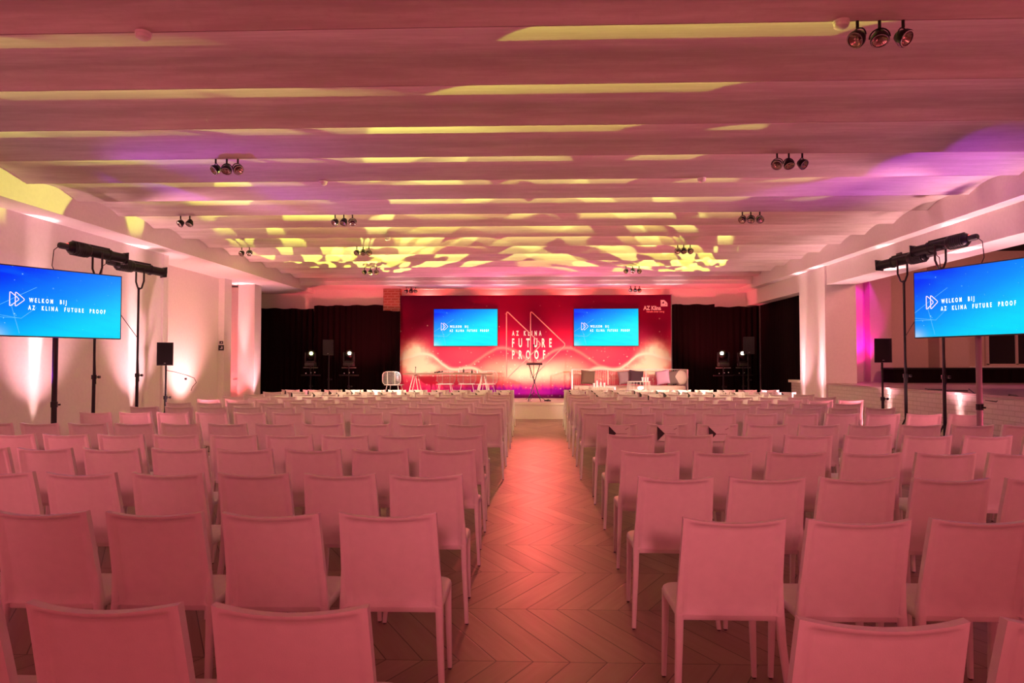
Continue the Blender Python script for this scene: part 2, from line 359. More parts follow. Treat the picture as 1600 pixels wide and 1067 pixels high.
# ------------------------------------------------------------------ mesh helpers
class MB:
    def __init__(s): s.bm = bmesh.new(); s.mats = []
    def mi(s, m):
        if m not in s.mats: s.mats.append(m)
        return s.mats.index(m)
    def faces(s, vs_, fs, m):
        bv = [s.bm.verts.new(v) for v in vs_]; i = s.mi(m); r = []
        for f in fs:
            try: q = s.bm.faces.new([bv[k] for k in f])
            except ValueError: continue
            q.material_index = i; r.append(q)
        return bv, r
    def box(s, c, d, m, rot=None, bev=0):
        hx, hy, hz = d[0] / 2, d[1] / 2, d[2] / 2
        vs_ = [Vector((sx * hx, sy * hy, sz * hz)) for sx in (-1, 1) for sy in (-1, 1) for sz in (-1, 1)]
        R = Euler(rot).to_matrix() if rot is not None else Matrix.Identity(3)
        vs_ = [R @ v + Vector(c) for v in vs_]
        bv, fs = s.faces(vs_, [(0, 1, 3, 2), (4, 6, 7, 5), (0, 4, 5, 1), (2, 3, 7, 6), (0, 2, 6, 4), (1, 5, 7, 3)], m)
        if bev:
            es = list({e for f in fs for e in f.edges})
            bmesh.ops.bevel(s.bm, geom=es, offset=bev, segments=2, affect='EDGES', profile=.5)
        return s
    def tube(s, pts, r, m, n=8, caps=True):
        pts = [Vector(p) for p in pts]; k = len(pts); rs = r if isinstance(r, (list, tuple)) else [r] * k
        ring = []; up = None
        for i, p in enumerate(pts):
            t = (pts[min(i + 1, k - 1)] - pts[max(i - 1, 0)]).normalized()
            if up is None: up = Vector((0, 0, 1)) if abs(t.z) < .9 else Vector((0, 1, 0))
            a = (up - t * up.dot(t)).normalized(); up = a; b = t.cross(a)
            ring.append([p + (a * math.cos(2 * PI * j / n) + b * math.sin(2 * PI * j / n)) * rs[i] for j in range(n)])
        vs_ = [v for rg in ring for v in rg]; fs = []
        for i in range(k - 1):
            for j in range(n): fs.append((i * n + j, i * n + (j + 1) % n, (i + 1) * n + (j + 1) % n, (i + 1) * n + j))
        if caps: fs += [tuple(range(n - 1, -1, -1)), tuple((k - 1) * n + j for j in range(n))]
        s.faces(vs_, fs, m); return s
    def lathe(s, prof, o, ax, m, n=20, caps=True):   # prof: (radius, distance along axis)
        ax = Vector(ax).normalized(); up = Vector((0, 0, 1)) if abs(ax.z) < .9 else Vector((0, 1, 0))
        a = (up - ax * up.dot(ax)).normalized(); b = ax.cross(a); o = Vector(o); vs_ = []; fs = []
        for r, h in prof:
            for j in range(n): vs_.append(o + ax * h + (a * math.cos(2 * PI * j / n) + b * math.sin(2 * PI * j / n)) * r)
        for i in range(len(prof) - 1):
            for j in range(n): fs.append((i * n + j, i * n + (j + 1) % n, (i + 1) * n + (j + 1) % n, (i + 1) * n + j))
        if caps and prof[0][0] > 1e-4: fs.append(tuple(range(n - 1, -1, -1)))
        if caps and prof[-1][0] > 1e-4: fs.append(tuple((len(prof) - 1) * n + j for j in range(n)))
        s.faces(vs_, fs, m); return s
    def prism(s, poly, z0, z1, m):
        n = len(poly); vs_ = [(p[0], p[1], z0) for p in poly] + [(p[0], p[1], z1) for p in poly]
        fs = [tuple(range(n - 1, -1, -1)), tuple(range(n, 2 * n))] + [(i, (i + 1) % n, n + (i + 1) % n, n + i) for i in range(n)]
        s.faces(vs_, fs, m); return s
    def grid(s, fn_, nu, nv, m):
        vs_ = [fn_(i / nu, j / nv) for j in range(nv + 1) for i in range(nu + 1)]
        fs = [(j * (nu + 1) + i, j * (nu + 1) + i + 1, (j + 1) * (nu + 1) + i + 1, (j + 1) * (nu + 1) + i) for j in range(nv) for i in range(nu)]
        s.faces(vs_, fs, m); return s
    def build(s, name, parent=None, smooth=True, loc=None, rot=None, sharp=40):
        bmesh.ops.remove_doubles(s.bm, verts=s.bm.verts, dist=1e-5)
        bmesh.ops.recalc_face_normals(s.bm, faces=s.bm.faces)
        me = bpy.data.meshes.new(name); s.bm.to_mesh(me); s.bm.free()
        for m in s.mats: me.materials.append(M[m])
        if smooth:
            me.polygons.foreach_set('use_smooth', [True] * len(me.polygons)); me.set_sharp_from_angle(angle=math.radians(sharp))
        o = bpy.data.objects.new(name, me); COL.objects.link(o)
        if loc is not None: o.location = loc
        if rot is not None: o.rotation_euler = rot
        if parent: o.parent = parent
        return o
def tag(o, label=None, cat=None, group=None, kind=None):
    if label: o['label'] = label
    if cat: o['category'] = cat
    if group: o['group'] = group
    if kind: o['kind'] = kind
    return o
def thing(name, label, cat, loc=(0, 0, 0), rz=0, group=None):
    o = bpy.data.objects.new(name, None); COL.objects.link(o); o.location = loc; o.rotation_euler = (0, 0, rz); o.empty_display_size = .1
    return tag(o, label, cat, group)
KIDS = {}
def copy_tree(o, parent=None):
    c = o.copy(); COL.objects.link(c)
    if parent: c.parent = parent
    for ch in KIDS.setdefault(o.name, [k for k in o.children]): copy_tree(ch, c)
    return c
def struct(o, label, cat='room'):
    o['kind'] = 'structure'; o['label'] = label; o['category'] = cat; return o
def sbox(name, x0, x1, y0, y1, z0, z1, m, label, cat='room', bev=0):
    c = ((x0 + x1) / 2, (y0 + y1) / 2, (z0 + z1) / 2); b = MB()
    b.box(c, (x1 - x0, y1 - y0, z1 - z0), m, bev=bev)
    return struct(b.build(name, smooth=False), label, cat)
def text_mesh(s, size, m, parent, name='lettering', wide=1.0, bold=0.0, space=1.0, depth=.002):
    cu = bpy.data.curves.new('t', 'FONT'); cu.body = s; cu.size = size; cu.offset = bold; cu.space_character = space
    cu.extrude = depth; cu.resolution_u = 3
    t = bpy.data.objects.new('t', cu); COL.objects.link(t)
    bpy.context.view_layer.update()
    me = bpy.data.meshes.new_from_object(t.evaluated_get(bpy.context.evaluated_depsgraph_get()))
    bpy.data.objects.remove(t); bpy.data.curves.remove(cu)
    for v in me.vertices: v.co.x *= wide
    me.materials.clear(); me.materials.append(M[m])
    o = bpy.data.objects.new(name, me); COL.objects.link(o); o.parent = parent
    return o

# ------------------------------------------------------------------ room
XL, XR, ZB, ZV = -6.7, 6.1, 3.6, 3.865       # beam faces, beam bottoms, springing of the vaults
sbox('floor', -9.6, 13, -5.3, 21, -.15, 0, 'floor', 'chevron parquet floor of brown oak under the chairs', 'floor')
b = MB(); P = 1.0045; J0 = 4.72
j0 = J0 - 10 * P; ny = 24; prof = []
for k in range(24):
    ya = j0 + k * P
    prof += [(ya - .004, ZV + .02), (ya + .004, ZV + .02)]
    for i in range(11):
        t = i / 10; rise = .098 * (1 - (2 * t - 1) ** 2)
        prof.append((ya + .006 + t * (P - .012), ZV + rise))
    if ya + P > 19.0: break
y_end = prof[-1][0]
vs_ = [(x, y, z) for (y, z) in prof for x in (XL - .02, XR + .02)]
n = len(prof)
b.faces(vs_, [(2 * i, 2 * i + 1, 2 * i + 3, 2 * i + 2) for i in range(n - 1)], 'ceil')
b.box(((XL + XR) / 2, 7.9, 4.25), (XR - XL, 26, .1), 'ceil')
struct(b.build('ceiling', sharp=30), 'ceiling of shallow concrete vaults running across the hall', 'ceiling')
b = MB(); b.prism([(-7.2, -5), (-7.2, 13.05), (-7.85, 13.05), (-7.85, 16.7), (-7.7, 16.7), (-7.7, 17.1), (-8.45, 17.1), (-8.45, 18.45), (-9.2, 18.45), (-9.2, 20.8), (-9.6, 20.8), (-9.6, -5)], 0, 4.3, 'plaster')
struct(b.build('wall_left', smooth=False), 'long white plastered wall on the left with a recess towards the stage', 'wall')
sbox('wall_rear', -9.6, 13, -5.3, -5, 0, 4.3, 'plaster', 'white wall behind the last row', 'wall')
sbox('wall_back', -9.6, 7.4, 20.6, 20.9, 0, 4.3, 'plaster', 'white wall above the backdrop and black curtains', 'wall')
sbox('trim_1', -9.25, XL, -5, 20.6, ZB, 4.3, 'plaster', 'boxed beam along the left edge of the vaulted ceiling', 'beam')
sbox('trim_2', XR, 6.34, -5, 20.6, ZB, 4.3, 'plaster', 'upper boxed beam along the right edge of the vaults', 'beam')
sbox('trim_3', 6.33, 6.95, -5, 20.6, 3.19, 4.3, 'plaster', 'lower deep beam over the openings on the right', 'beam')
sbox('trim_4', 6.29, 6.95, 14.97, 16.4, 0, 3.59, 'plaster', 'broad white pillar on the right lit from its foot', 'pillar')
sbox('trim_5', -7.93, -7.48, 18.0, 18.44, 0, ZB, 'plaster', 'narrow white pillar on the left beside the black curtain', 'pillar')
b = MB(); b.box((-.3, 19.95, 4.0), (XR - XL, 1.3, .56), 'plaster'); b.box((-.3, 19.27, 3.99), (XR - XL, .06, .34), 'plaster')
struct(b.build('trim_6', smooth=False), 'cross beam closing the vaulted ceiling above the stage', 'beam')
sbox('wall_right', 6.33, 6.95, -5, 5.2, 0, 3.19, 'plaster', 'white wall on the right nearest the last row', 'wall')
sbox('trim_7', 6.33, 6.55, 5.2, 14.97, 0, 1.03, 'wbrick', 'low parapet wall of white painted brick on the right', 'parapet')
sbox('trim_8', 6.30, 12.6, 5.2, 16.0, 1.03, 1.06, 'gloss', 'glossy raised floor of the side room behind the brick parapet', 'floor')
sbox('trim_9', 6.36, 6.7, 16.4, 17.15, 0, 1.02, 'wbrick', 'short stub of brick parapet beyond the broad white pillar', 'parapet')
sbox('trim_10', 6.30, 6.74, 16.4, 17.2, 1.02, 1.08, 'plaster', 'coping on the short parapet stub beyond the pillar', 'parapet')
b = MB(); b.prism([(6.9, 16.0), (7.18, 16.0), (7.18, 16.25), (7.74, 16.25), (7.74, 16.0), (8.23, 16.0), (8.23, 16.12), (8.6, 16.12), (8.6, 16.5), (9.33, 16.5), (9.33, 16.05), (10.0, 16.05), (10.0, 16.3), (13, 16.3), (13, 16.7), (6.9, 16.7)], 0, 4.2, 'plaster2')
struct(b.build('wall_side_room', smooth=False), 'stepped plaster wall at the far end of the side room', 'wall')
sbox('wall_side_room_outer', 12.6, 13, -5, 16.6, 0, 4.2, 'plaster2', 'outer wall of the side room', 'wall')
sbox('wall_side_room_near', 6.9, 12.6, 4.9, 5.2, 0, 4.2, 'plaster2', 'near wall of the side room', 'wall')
sbox('ceiling_side_room', 6.9, 12.7, 5, 16.6, 4.12, 4.3, 'blackceil', 'black ceiling of the side room', 'ceiling')
sbox('wall_right_alcove', 7.1, 7.4, 16.4, 20.6, 0, 4.3, 'plaster', 'wall behind the right black curtain', 'wall')
# window of the side room
b = MB(); b.box((11.2, 16.27, 2.3), (1.3, .02, 1.7), 'darkglass'); wg = b
b2 = MB()
for cx, cz, dx, dz in ((11.2, 1.44, 1.42, .07), (11.2, 3.17, 1.42, .07), (10.53, 2.3, .07, 1.7), (11.87, 2.3, .07, 1.7), (11.2, 2.3, .05, 1.7)): b2.box((cx, 16.26, cz), (dx, .07, dz), 'plaster2')
win = struct(b2.build('window_1', smooth=False), 'dark window at the far end of the side room', 'window')
wg.build('pane', win, smooth=False)
MB().box((11.0, 16.2, 1.40), (2.1, .2, .04), 'plaster').build('sill', win, smooth=False)
d_ = sbox('door_1', -8.75, -7.95, 18.3, 18.36, 0, 3.55, 'plaster', 'tall door leaf in the niche beside the narrow left pillar, lit red', 'door')
MB().lathe([(.012, 0), (.012, .12)], (-8.05, 18.27, 1.05), (-1, 0, 0), 'chrome', 8).build('door_handle', d_)
sbox('trim_12', -7.26, -7.16, 12.93, 13.1, 0, ZB, 'plaster', 'slim corner trim where the left wall steps back', 'trim')
# brick pier on the back wall
sbox('trim_11', -4.53, -4.03, 20.3, 20.6, 2.4, 3.72, 'rbrick', 'red brick pier beside the top left of the backdrop', 'pier')
# shadow line grooves and crack on the pillar are left to the plaster

# ------------------------------------------------------------------ curtains
def curtain(x0, y0, x1, y1, z0, z1, label, dz=0.0, seed=0):
    rr = random.Random(seed); d = Vector((x1 - x0, y1 - y0, 0)); L = d.length; d.normalize(); nrm = Vector((-d.y, d.x, 0)); N = int(L * 34)
    b = MB(); ph = rr.random() * 6
    def fn_(u, v):
        s = u * L; z = z0 + (z1 + dz * u - z0) * v
        a = .045 * math.sin(s * 2 * PI / .17 + ph + .5 * math.sin(s * 5)) * (.55 + .45 * math.sin(s * 3.1 + ph)) * (1.15 - .3 * v)
        p = Vector((x0, y0, z)) + d * s + nrm * a; p.z += .012 * math.sin(s * 11) * v
        return p
    b.grid(fn_, N, 5, 'velvet')
    b.grid(lambda u, v: fn_(u, v) + nrm * .015, N, 5, 'velvet')
    o = b.build('curtain', sharp=80)
    return tag(o, label, 'curtain', None)
curtain(-9.1, 20.3, -6.62, 20.3, 0.02, 3.16, 'black curtain in the left alcove beside the narrow white pillar', -.05, 1)
curtain(-6.66, 20.42, -4.53, 20.42, 0.02, 3.22, 'black curtain left of the brick pier, behind the left moving head lights', .02, 2)
curtain(-4.55, 20.18, -4.0, 20.2, 0.02, 3.04, 'narrow black curtain under the red brick pier, red lit folds', 0, 3)
curtain(4.1, 20.42, 5.35, 20.42, 0.02, 3.23, 'black curtain just right of the backdrop, behind the sofa end', 0, 4)
curtain(5.3, 20.3, 6.62, 20.3, 0.02, 3.14, 'black curtain in the right back corner behind the right speaker', .02, 5)
curtain(6.66, 20.3, 6.66, 16.5, 0.02, 3.5, 'black curtain closing the opening left of the broad right pillar', 0, 6)

# ------------------------------------------------------------------ stage
b = MB(); b.box((0, 19.18, .405), (9.4, 1.86, .07), 'stage', bev=.006); b.box((0, 20.33, .405), (7.9, .44, .07), 'stage')
st = thing('stage', 'low white stage platform in front of the red backdrop', 'stage', (0, 0, 0))
b.build('deck', st, smooth=False)
MB().box((0, 18.29, .185), (9.3, .03, .37), 'stage').build('skirt', st, smooth=False)
MB().box((0, 18.255, .02), (9.3, .03, .04), 'stage').build('kick_board', st, smooth=False)
for x in (-4.6, 0, 4.6):
    for y in (18.6, 20.0): MB().tube([(x, y, .001), (x, y, .37)], .03, 'grey').build('leg', st)
ZS = .44
# backdrop: printed fabric on a frame
bd = thing('backdrop', 'wide red printed backdrop with double triangle emblem and white lettering behind the stage', 'backdrop', (0, 20.4, 0))
b = MB(); b.box((.01, .04, 1.985), (8.11, .06, 3.07), 'backdrop'); b.build('printed_panel', bd, smooth=False)
for i, s in enumerate((-1, 1)): MB().box((.01 + s * 4.06, .05, 1.985), (.02, .09, 3.09), 'grey').build('frame_post', bd, smooth=False)
def at_bd(px, py): return ((px - 835) * .01912 + 0.0, 1.51 + (566 - py) * .01912)
def tri(b, pts, r, m, y, close=True):
    # closed outline with rounded corners drawn as a flat ribbon tube
    out = []; n = len(pts)
    for i in range(n):
        p0, p, p1 = Vector(pts[i - 1]), Vector(pts[i]), Vector(pts[(i + 1) % n]); c = r * 5
        a = p + (p0 - p).normalized() * c; d = p + (p1 - p).normalized() * c
        for t in (0, .25, .5, .75, 1): q = a * (1 - t) ** 2 + p * 2 * t * (1 - t) + d * t * t; out.append((q.x, y, q.y))
    out.append(out[0]); b.tube(out, r, m, 6, False)
b = MB(); k = .01912
T1 = [at_bd(791.5, 485.5), at_bd(846, 538), at_bd(791.5, 592)]
T2 = [at_bd(829, 485.5), at_bd(884, 538.5), at_bd(829, 592)]
tri(b, T1, .017, 'pinkline', .005); tri(b, T2, .017, 'pinkline', .005); b.build('triangle_emblem', bd)
def bd_text(s, px, py, size, width_px, m='letter', bold=.01, space=1.3):
    o = text_mesh(s, size, m, bd, 'lettering', 1, bold, space)
    xs = [v.co.x for v in o.data.vertices]; wd = max(xs) - min(xs); f = width_px * k / wd; x0 = min(xs)
    for v in o.data.vertices: v.co.x = (v.co.x - x0) * f
    X, Z = at_bd(px, py); o.location = (X, .008, Z); o.rotation_euler = (PI / 2, 0, 0); return o
bd_text('AZ KLINA', 800, 524, .19, 46, bold=.008, space=2.4)
bd_text('FUTURE', 800, 542, .36, 62, bold=.012, space=2.5)
bd_text('PROOF', 800, 560.5, .36, 52, bold=.012, space=2.5)
bd_text('AZ Klina', 1004.5, 484.5, .17, 27.5, bold=.006, space=1.0)
bd_text('vanuit over zorg', 1009, 488.3, .075, 28, m='pinkline', bold=.002, space=1.0)
b = MB()
lx, lz = at_bd(1031.5, 479)
b.prism([(0, 0), (.20, 0), (.20, .09), (.17, .13), (.10, .19), (0, .19)], -.002, .002, 'letter')
o = b.build('leaf_emblem', bd, smooth=False, loc=(lx, .006, lz), rot=(PI / 2, 0, 0))
b = MB(); b.prism([(.02, .08), (.06, .09), (.10, .08), (.09, .15), (.06, .12)], -.004, -.0005, 'backdrop'); b.prism([(.14, .06), (.16, .04), (.165, .09)], -.004, -.0005, 'backdrop')
for v in b.bm.verts: v.co.z = -v.co.z
b.build('emblem_cutout', o, smooth=False)
# ------------------------------------------------------------------ screens
def screen(parent, W, H, pic='screen'):
    """display lying in local XZ, picture towards -Y, origin at the centre"""
    bz = .014
    MB().box((0, .03, 0), (W, .055, H), 'black', bev=.004).build('bezel', parent, smooth=False)
    p = MB().box((0, .0015, 0), (W - 2 * bz, .003, H - 2 * bz), pic).build('screen_picture', parent, smooth=False)
    def XY(u, v): return ((u - .5) * (W - 2 * bz), (.5 - v) * (H - 2 * bz))
    b = MB()
    for u0 in (.115, .155):
        tri(b, [XY(u0, .365), XY(u0 + .07, .475), XY(u0, .585)], .0042 * W / 1.45, 'scrlogo', -.003)
    b.build('logo_outline', p)
    b = MB()
    for a, c in (((.0, .62), (.17, .43)), ((.17, .43), (.31, .28)), ((0, .70), (.20, .75)), ((.20, .75), (.31, .58)), ((.12, .52), (.19, .97)), ((0, .74), (.18, .745))):
        A, C_ = XY(*a), XY(*c); b.tube([(A[0], -.0015, A[1]), (C_[0], -.0015, C_[1])], .0022 * W / 1.45, 'scrline', 4)
    b.build('network_lines', p)
    for s, u, v, wd in (('WELKOM  BIJ', .255, .505, .285), ('AZ  KLINA  FUTURE  PROOF', .25, .615, .615)):
        o = text_mesh(s, .075 * H, 'scrtext', p, 'lettering', 1, .0015 * H, 1.9, .0008)
        xs = [q.co.x for q in o.data.vertices]; w0 = max(xs) - min(xs); f = wd * (W - 2 * bz) / w0; x0 = min(xs)
        for q in o.data.vertices: q.co.x = (q.co.x - x0) * f; q.co.y *= 1.15
        X, Z = XY(u, v); o.location = (X, -.003, Z); o.rotation_euler = (PI / 2, 0, 0)
for cx, lab in ((-2.055, 'large flat screen mounted on the backdrop, left of the triangle emblem'), (2.13, 'large flat screen mounted on the backdrop, right of the triangle emblem')):
    t = thing('flat_screen', lab, 'screen', (cx, 20.36, 2.55), 0, 'screens on the backdrop'); t.location.y = 20.34
    screen(t, 1.93, 1.125, 'screen2')
def tv_on_stand(cx, cy, ang, pole, lab, cable_side):
    t = thing('screen_on_stand', lab, 'screen', (cx, cy, 0), ang)
    e = MB().box((0, .075, 2.235), (.5, .05, .4), 'blackm').build('wall_mount', t, smooth=False)
    sub = bpy.data.objects.new('display', None); COL.objects.link(sub); sub.parent = t; sub.location = (0, 0, 2.235)
    screen(sub, 1.47, .845)
    MB().tube([(0, .13, .02), (0, .13, 2.3)], .032, pole, 12).build('pole', t)
    b = MB(); b.tube([(0, .13, .95), (0, .13, 1.02)], .04, 'blackm', 12); b.tube([(.0, .13, .98), (.07, .13, .98)], .012, 'blackm'); b.build('collar', t)
    for a in range(3):
        q = a * 2 * PI / 3 + .5
        MB().tube([(0, .13, .45), (.33 * math.cos(q), .13 + .33 * math.sin(q), .015)], .014, 'blackm').build('leg', t)
    return t
tl = tv_on_stand(-5.865, 8.265, math.atan2(8.9 - 7.63, -5.49 + 6.24), 'blackm', 'large screen on a black stand at the left wall showing blue welcome slide', 1)
tr = tv_on_stand(5.11, 8.175, math.atan2(7.5 - 8.85, 5.38 - 4.84), 'mauve', 'large screen on a pole stand at the right showing blue welcome slide', -1)

# ------------------------------------------------------------------ profile spotlights on stands
def stand_parts(t, h, foot=.5, r=.018, mt='blackm'):
    MB().tube([(0, 0, .25), (0, 0, h)], r, mt, 10).build('pole', t)
    MB().tube([(0, 0, .08), (0, 0, min(1.3, h * .6))], r * 1.35, mt, 10).build('lower_tube', t)
    zc = min(1.3, h * .6)
    b = MB(); b.tube([(0, 0, zc - .03), (0, 0, zc + .03)], r * 2, mt, 10); b.tube([(0, 0, zc), (.07, 0, zc)], .008, mt); b.lathe([(.02, 0), (.02, .03)], (.06, 0, zc), (1, 0, 0), mt, 10); b.build('clamp_knob', t)
    for a in range(3):
        q = a * 2 * PI / 3 + .3
        MB().tube([(.02 * math.cos(q), .02 * math.sin(q), .62), (foot * math.cos(q), foot * math.sin(q), .012)], .011, mt).build('leg', t)
def profile_lamp(x, y, z, aim, lab, flip=1):
    t = thing('profile_spotlight', lab, 'spotlight', (x, y, 0), 0)
    ax = (Vector(aim) - Vector((x, y, z))); ax.normalize(); ax.z -= .02; ax.normalize()
    o = Vector((0, 0, z))
    b = MB()
    b.lathe([(.055, -.40), (.085, -.37), (.098, -.30), (.10, -.12), (.085, -.10)], o, ax, 'blackm', 14)
    for q in range(7): b.lathe([(.104, -.34 + q * .028), (.104, -.328 + q * .028)], o, ax, 'black', 14)
    b.build('lamp_house', t)
    b = MB(); b.lathe([(.075, -.12), (.075, .16), (.088, .17), (.088, .20), (.072, .21), (.072, .40), (.084, .41), (.084, .44), (.06, .445)], o, ax, 'blackm', 14)
    sd = ax.cross(Vector((0, 0, 1))).normalized(); up = sd.cross(ax)
    b.box(o + ax * .02 + up * .085, (.03, .34, .03), 'blackm', Vector(ax).to_track_quat('Y', 'Z').to_euler())
    b.build('lens_tube', t)
    MB().lathe([(.035, -.52), (.045, -.50), (.045, -.40)], o, ax, 'black', 10).build('rear_cap', t)
    MB().box(o - ax * .40 + up * .04, (.03, .03, .02), 'redled').build('indicator_light', t, smooth=False)
    b = MB(); b.box(o + ax * .43, (.17, .012, .17), 'blackm', Vector(ax).to_track_quat('Y', 'Z').to_euler()); b.build('colour_frame', t, smooth=False)
    b = MB()
    for s_ in (-1, 1):
        p = o + sd * .11 * s_
        b.tube([p + ax * .02, p + ax * .02 + Vector((0, 0, -.22)), o + sd * .05 * s_ + ax * .02 + Vector((0, 0, -.33)), o + ax * .02 + Vector((0, 0, -.34))], .014, 'blackm', 6)
    b.build('yoke', t)
    stand_parts(t, z - .32, .26)
    b = MB(); c0 = o - ax * .5; b.tube([c0, c0 - ax * .08 + Vector((0, 0, -.08)), c0 - ax * .1 + Vector((0, 0, -.3)), c0 + ax * .05 + Vector((0, 0, -.6)), Vector((0, 0, 1.9)), Vector((.03, 0, 1.2))], .006, 'cable', 6); b.build('cable', t)
    return t
profile_lamp(-6.28, 9.55, 3.08, (-1.5, 20, 2.6), 'black profile spotlight on a tall stand behind the left screen')
profile_lamp(-6.45, 10.9, 3.05, (-1.5, 20, 2.6), 'black profile spotlight on a slim stand between left screen and speaker')
profile_lamp(5.80, 9.88, 3.18, (1.5, 20, 2.7), 'black profile spotlight on a stand behind the right screen, cable at its rear')
profile_lamp(5.78, 10.85, 3.11, (1.5, 20, 2.6), 'black profile spotlight ahead of another at the left edge of right screen')

# ------------------------------------------------------------------ speakers
def speaker(x, y, z, rz, w_, h_, lab, slab, floor_z=0, edge=False):
    s = thing('loudspeaker', lab, 'speaker', (x, y, z), rz)
    MB().prism([(-w_ / 2, -w_ * .42), (w_ / 2, -w_ * .42), (w_ * .36, w_ * .42), (-w_ * .36, w_ * .42)], -h_ / 2, h_ / 2, 'black').build('cabinet', s, smooth=False)
    MB().box((0, -w_ * .42 - .006, 0), (w_ * .94, .012, h_ * .95), 'blackm', bev=.003).build('grille', s, smooth=False)
    MB().box((0, -w_ * .42 - .014, -h_ * .40), (.03, .004, .015), 'grey').build('badge', s, smooth=False)
    t = thing('speaker_stand', slab, 'stand', (x, y, floor_z), rz)
    stand_parts(t, z - h_ / 2 - floor_z - .001, .30, .017)
    return s, t
speaker(-6.69, 12.2, 1.66, .35, .27, .415, 'small black loudspeaker in front of the corner of the left wall', 'black tripod stand carrying the speaker by the left wall')
speaker(5.80, 11.6, 1.705, -.3, .26, .40, 'small black loudspeaker near the brick parapet on the right', 'black tripod stand carrying the speaker by the brick parapet')
speaker(-5.83, 19.2, 1.93, .1, .29, .44, 'black loudspeaker between the two left moving head lights', 'tall tripod stand between the two left moving head lights')
speaker(5.74, 18.55, 1.96, -.1, .29, .46, 'black loudspeaker in front of the right moving head lights', 'tall tripod stand carrying the speaker right of the backdrop')
b = MB(); pts = [(-6.98, 12.72, 1.36), (-6.8, 12.7, 1.33), (-6.58, 12.7, 1.27), (-6.46, 12.72, 1.22), (-6.42, 12.72, 1.14), (-6.50, 12.74, 1.06), (-6.53, 12.75, .99)]
b.tube([(p[0] + .31, p[1] - .55, p[2] + .005) for p in pts], .0055, 'cable', 6); b.lathe([(.02, 0), (.02, .03)], (-6.31, 12.15, 1.21), (1, 0, 0), 'black', 8)
tag(b.build('cable'), 'black cable with a curled end beside the left wall speaker', 'cable')

# ------------------------------------------------------------------ moving heads
def moving_head(x, y, glow, aim, lab, slab):
    t = thing('moving_head_light', lab, 'stage light', (x, y, 1.40), 0)
    MB().box((0, 0, .05), (.27, .24, .10), 'black', bev=.01).build('base', t)
    b = MB()
    b.box((0, 0, .125), (.29, .10, .05), 'blackm', bev=.008)
    for s_ in (-1, 1): b.box((s_ * .135, 0, .25), (.04, .11, .26), 'blackm', bev=.01)
    b.build('yoke', t)
    o = Vector((0, 0, .32)); ax = (Vector(aim) - Vector((x, y, 1.72))).normalized()
    h = MB().lathe([(.06, -.14), (.10, -.11), (.108, 0), (.10, .09), (.085, .12)], o, ax, 'black', 18).build('head', t)
    MB().lathe([(0, .126), (.045, .126), (.045, .121)], o, ax, glow, 18).build('lens', h)
    s = thing('light_stand', slab, 'stand', (x, y, 0), 0)
    stand_parts(s, 1.399, .36, .017)
    b = MB(); b.tube([(-.27, 0, 1.15), (.27, 0, 1.15)], .016, 'blackm'); b.tube([(-.2, 0, 1.36), (.2, 0, 1.36)], .012, 'grey'); b.build('cross_bar', s)
    for sx in (-.12, .02, .13): MB().box((sx, -.02, 1.22 + sx * .1), (.025, .025, .025), 'chrome').build('clamp', s, smooth=False)
moving_head(-6.2, 18.75, 'glow', (-1.5, 8, 5.2), 'moving head light with a green lit lens, far left before the curtain', 'stand under the far left moving head light')
moving_head(-5.13, 18.75, 'gloww', (-1.0, 8, 5.6), 'moving head light with warm white lens, right of the left stage speaker', 'stand under the moving head right of the left stage speaker')
moving_head(5.13, 18.75, 'gloww', (-1.4, 8, 5.2), 'moving head light with warm white lens, just right of the sofa', 'stand under the moving head just right of the sofa')
moving_head(5.80, 19.2, 'gloww', (0.6, 8, 5.8), 'moving head light half hidden behind the right stage speaker', 'stand under the moving head behind the right stage speaker')

# ------------------------------------------------------------------ ceiling spotlights
def ceiling_spot():
    t = thing('ceiling_spotlight', 'x', 'spotlight', (0, 0, 0))
    MB().tube([(0, 0, 0), (0, 0, -.05)], .012, 'blackm', 8).build('stem', t)
    hd = bpy.data.objects.new('lamp_head', None); COL.objects.link(hd); hd.parent = t; hd.location = (0, 0, -.055)
    b = MB(); b.tube([(.062 * math.cos(a), 0, -.062 + .062 * math.sin(a)) for a in [PI * q / 10 for q in range(11)]], .005, 'blackm', 6); b.build('bracket', hd)
    return t, hd
AR = None
def cluster(y, items, where):
    global AR
    for i, (x, tilt, pan) in enumerate(items):
        pos = ['left', 'middle', 'right'] if len(items) == 3 else ['left', 'right']
        t = thing('ceiling_spotlight', f'black ceiling spotlight, {pos[i]} of {"three" if len(items)==3 else "two"} {where}', 'spotlight', (x, y, ZV - .001), 0, 'ceiling spotlights')
        ax = Vector((math.sin(pan) * math.sin(tilt), -math.cos(pan) * math.sin(tilt), -math.cos(tilt)))
        c = Vector((0, 0, -.12)); side = ax.cross(Vector((0, 0, 1)))
        side = side.normalized() if side.length > .05 else Vector((1, 0, 0))
        MB().tube([(0, 0, 0), (0, 0, -.05)], .011, 'blackm', 8).build('stem', t)
        b = MB(); b.tube([c + side * .064 * math.cos(a) + Vector((0, 0, 1)) * .066 * math.sin(a) for a in [PI * q / 10 for q in range(11)]], .005, 'blackm', 6); b.build('bracket', t)
        MB().lathe([(.02, -.055), (.034, -.05), (.05, -.015), (.060, .005), (.060, .03), (.056, .03), (.050, .002), (.02, -.04), (0, -.04)], c, ax, 'blackm', 18).build('lamp_shade', t)
        MB().lathe([(.056, .031), (.056, .036), (.049, .036), (.049, .030), (.056, .031)], c, ax, 'chrome', 20, False).build('rim', t)
        MB().lathe([(0, .026), (.010, .024), (.012, -.002), (.028, .006), (.048, .027)], c, ax, 'lens', 18, False).build('reflector', t)
C3 = [(.9, -.8), (.5, -.2), (.95, .5)]
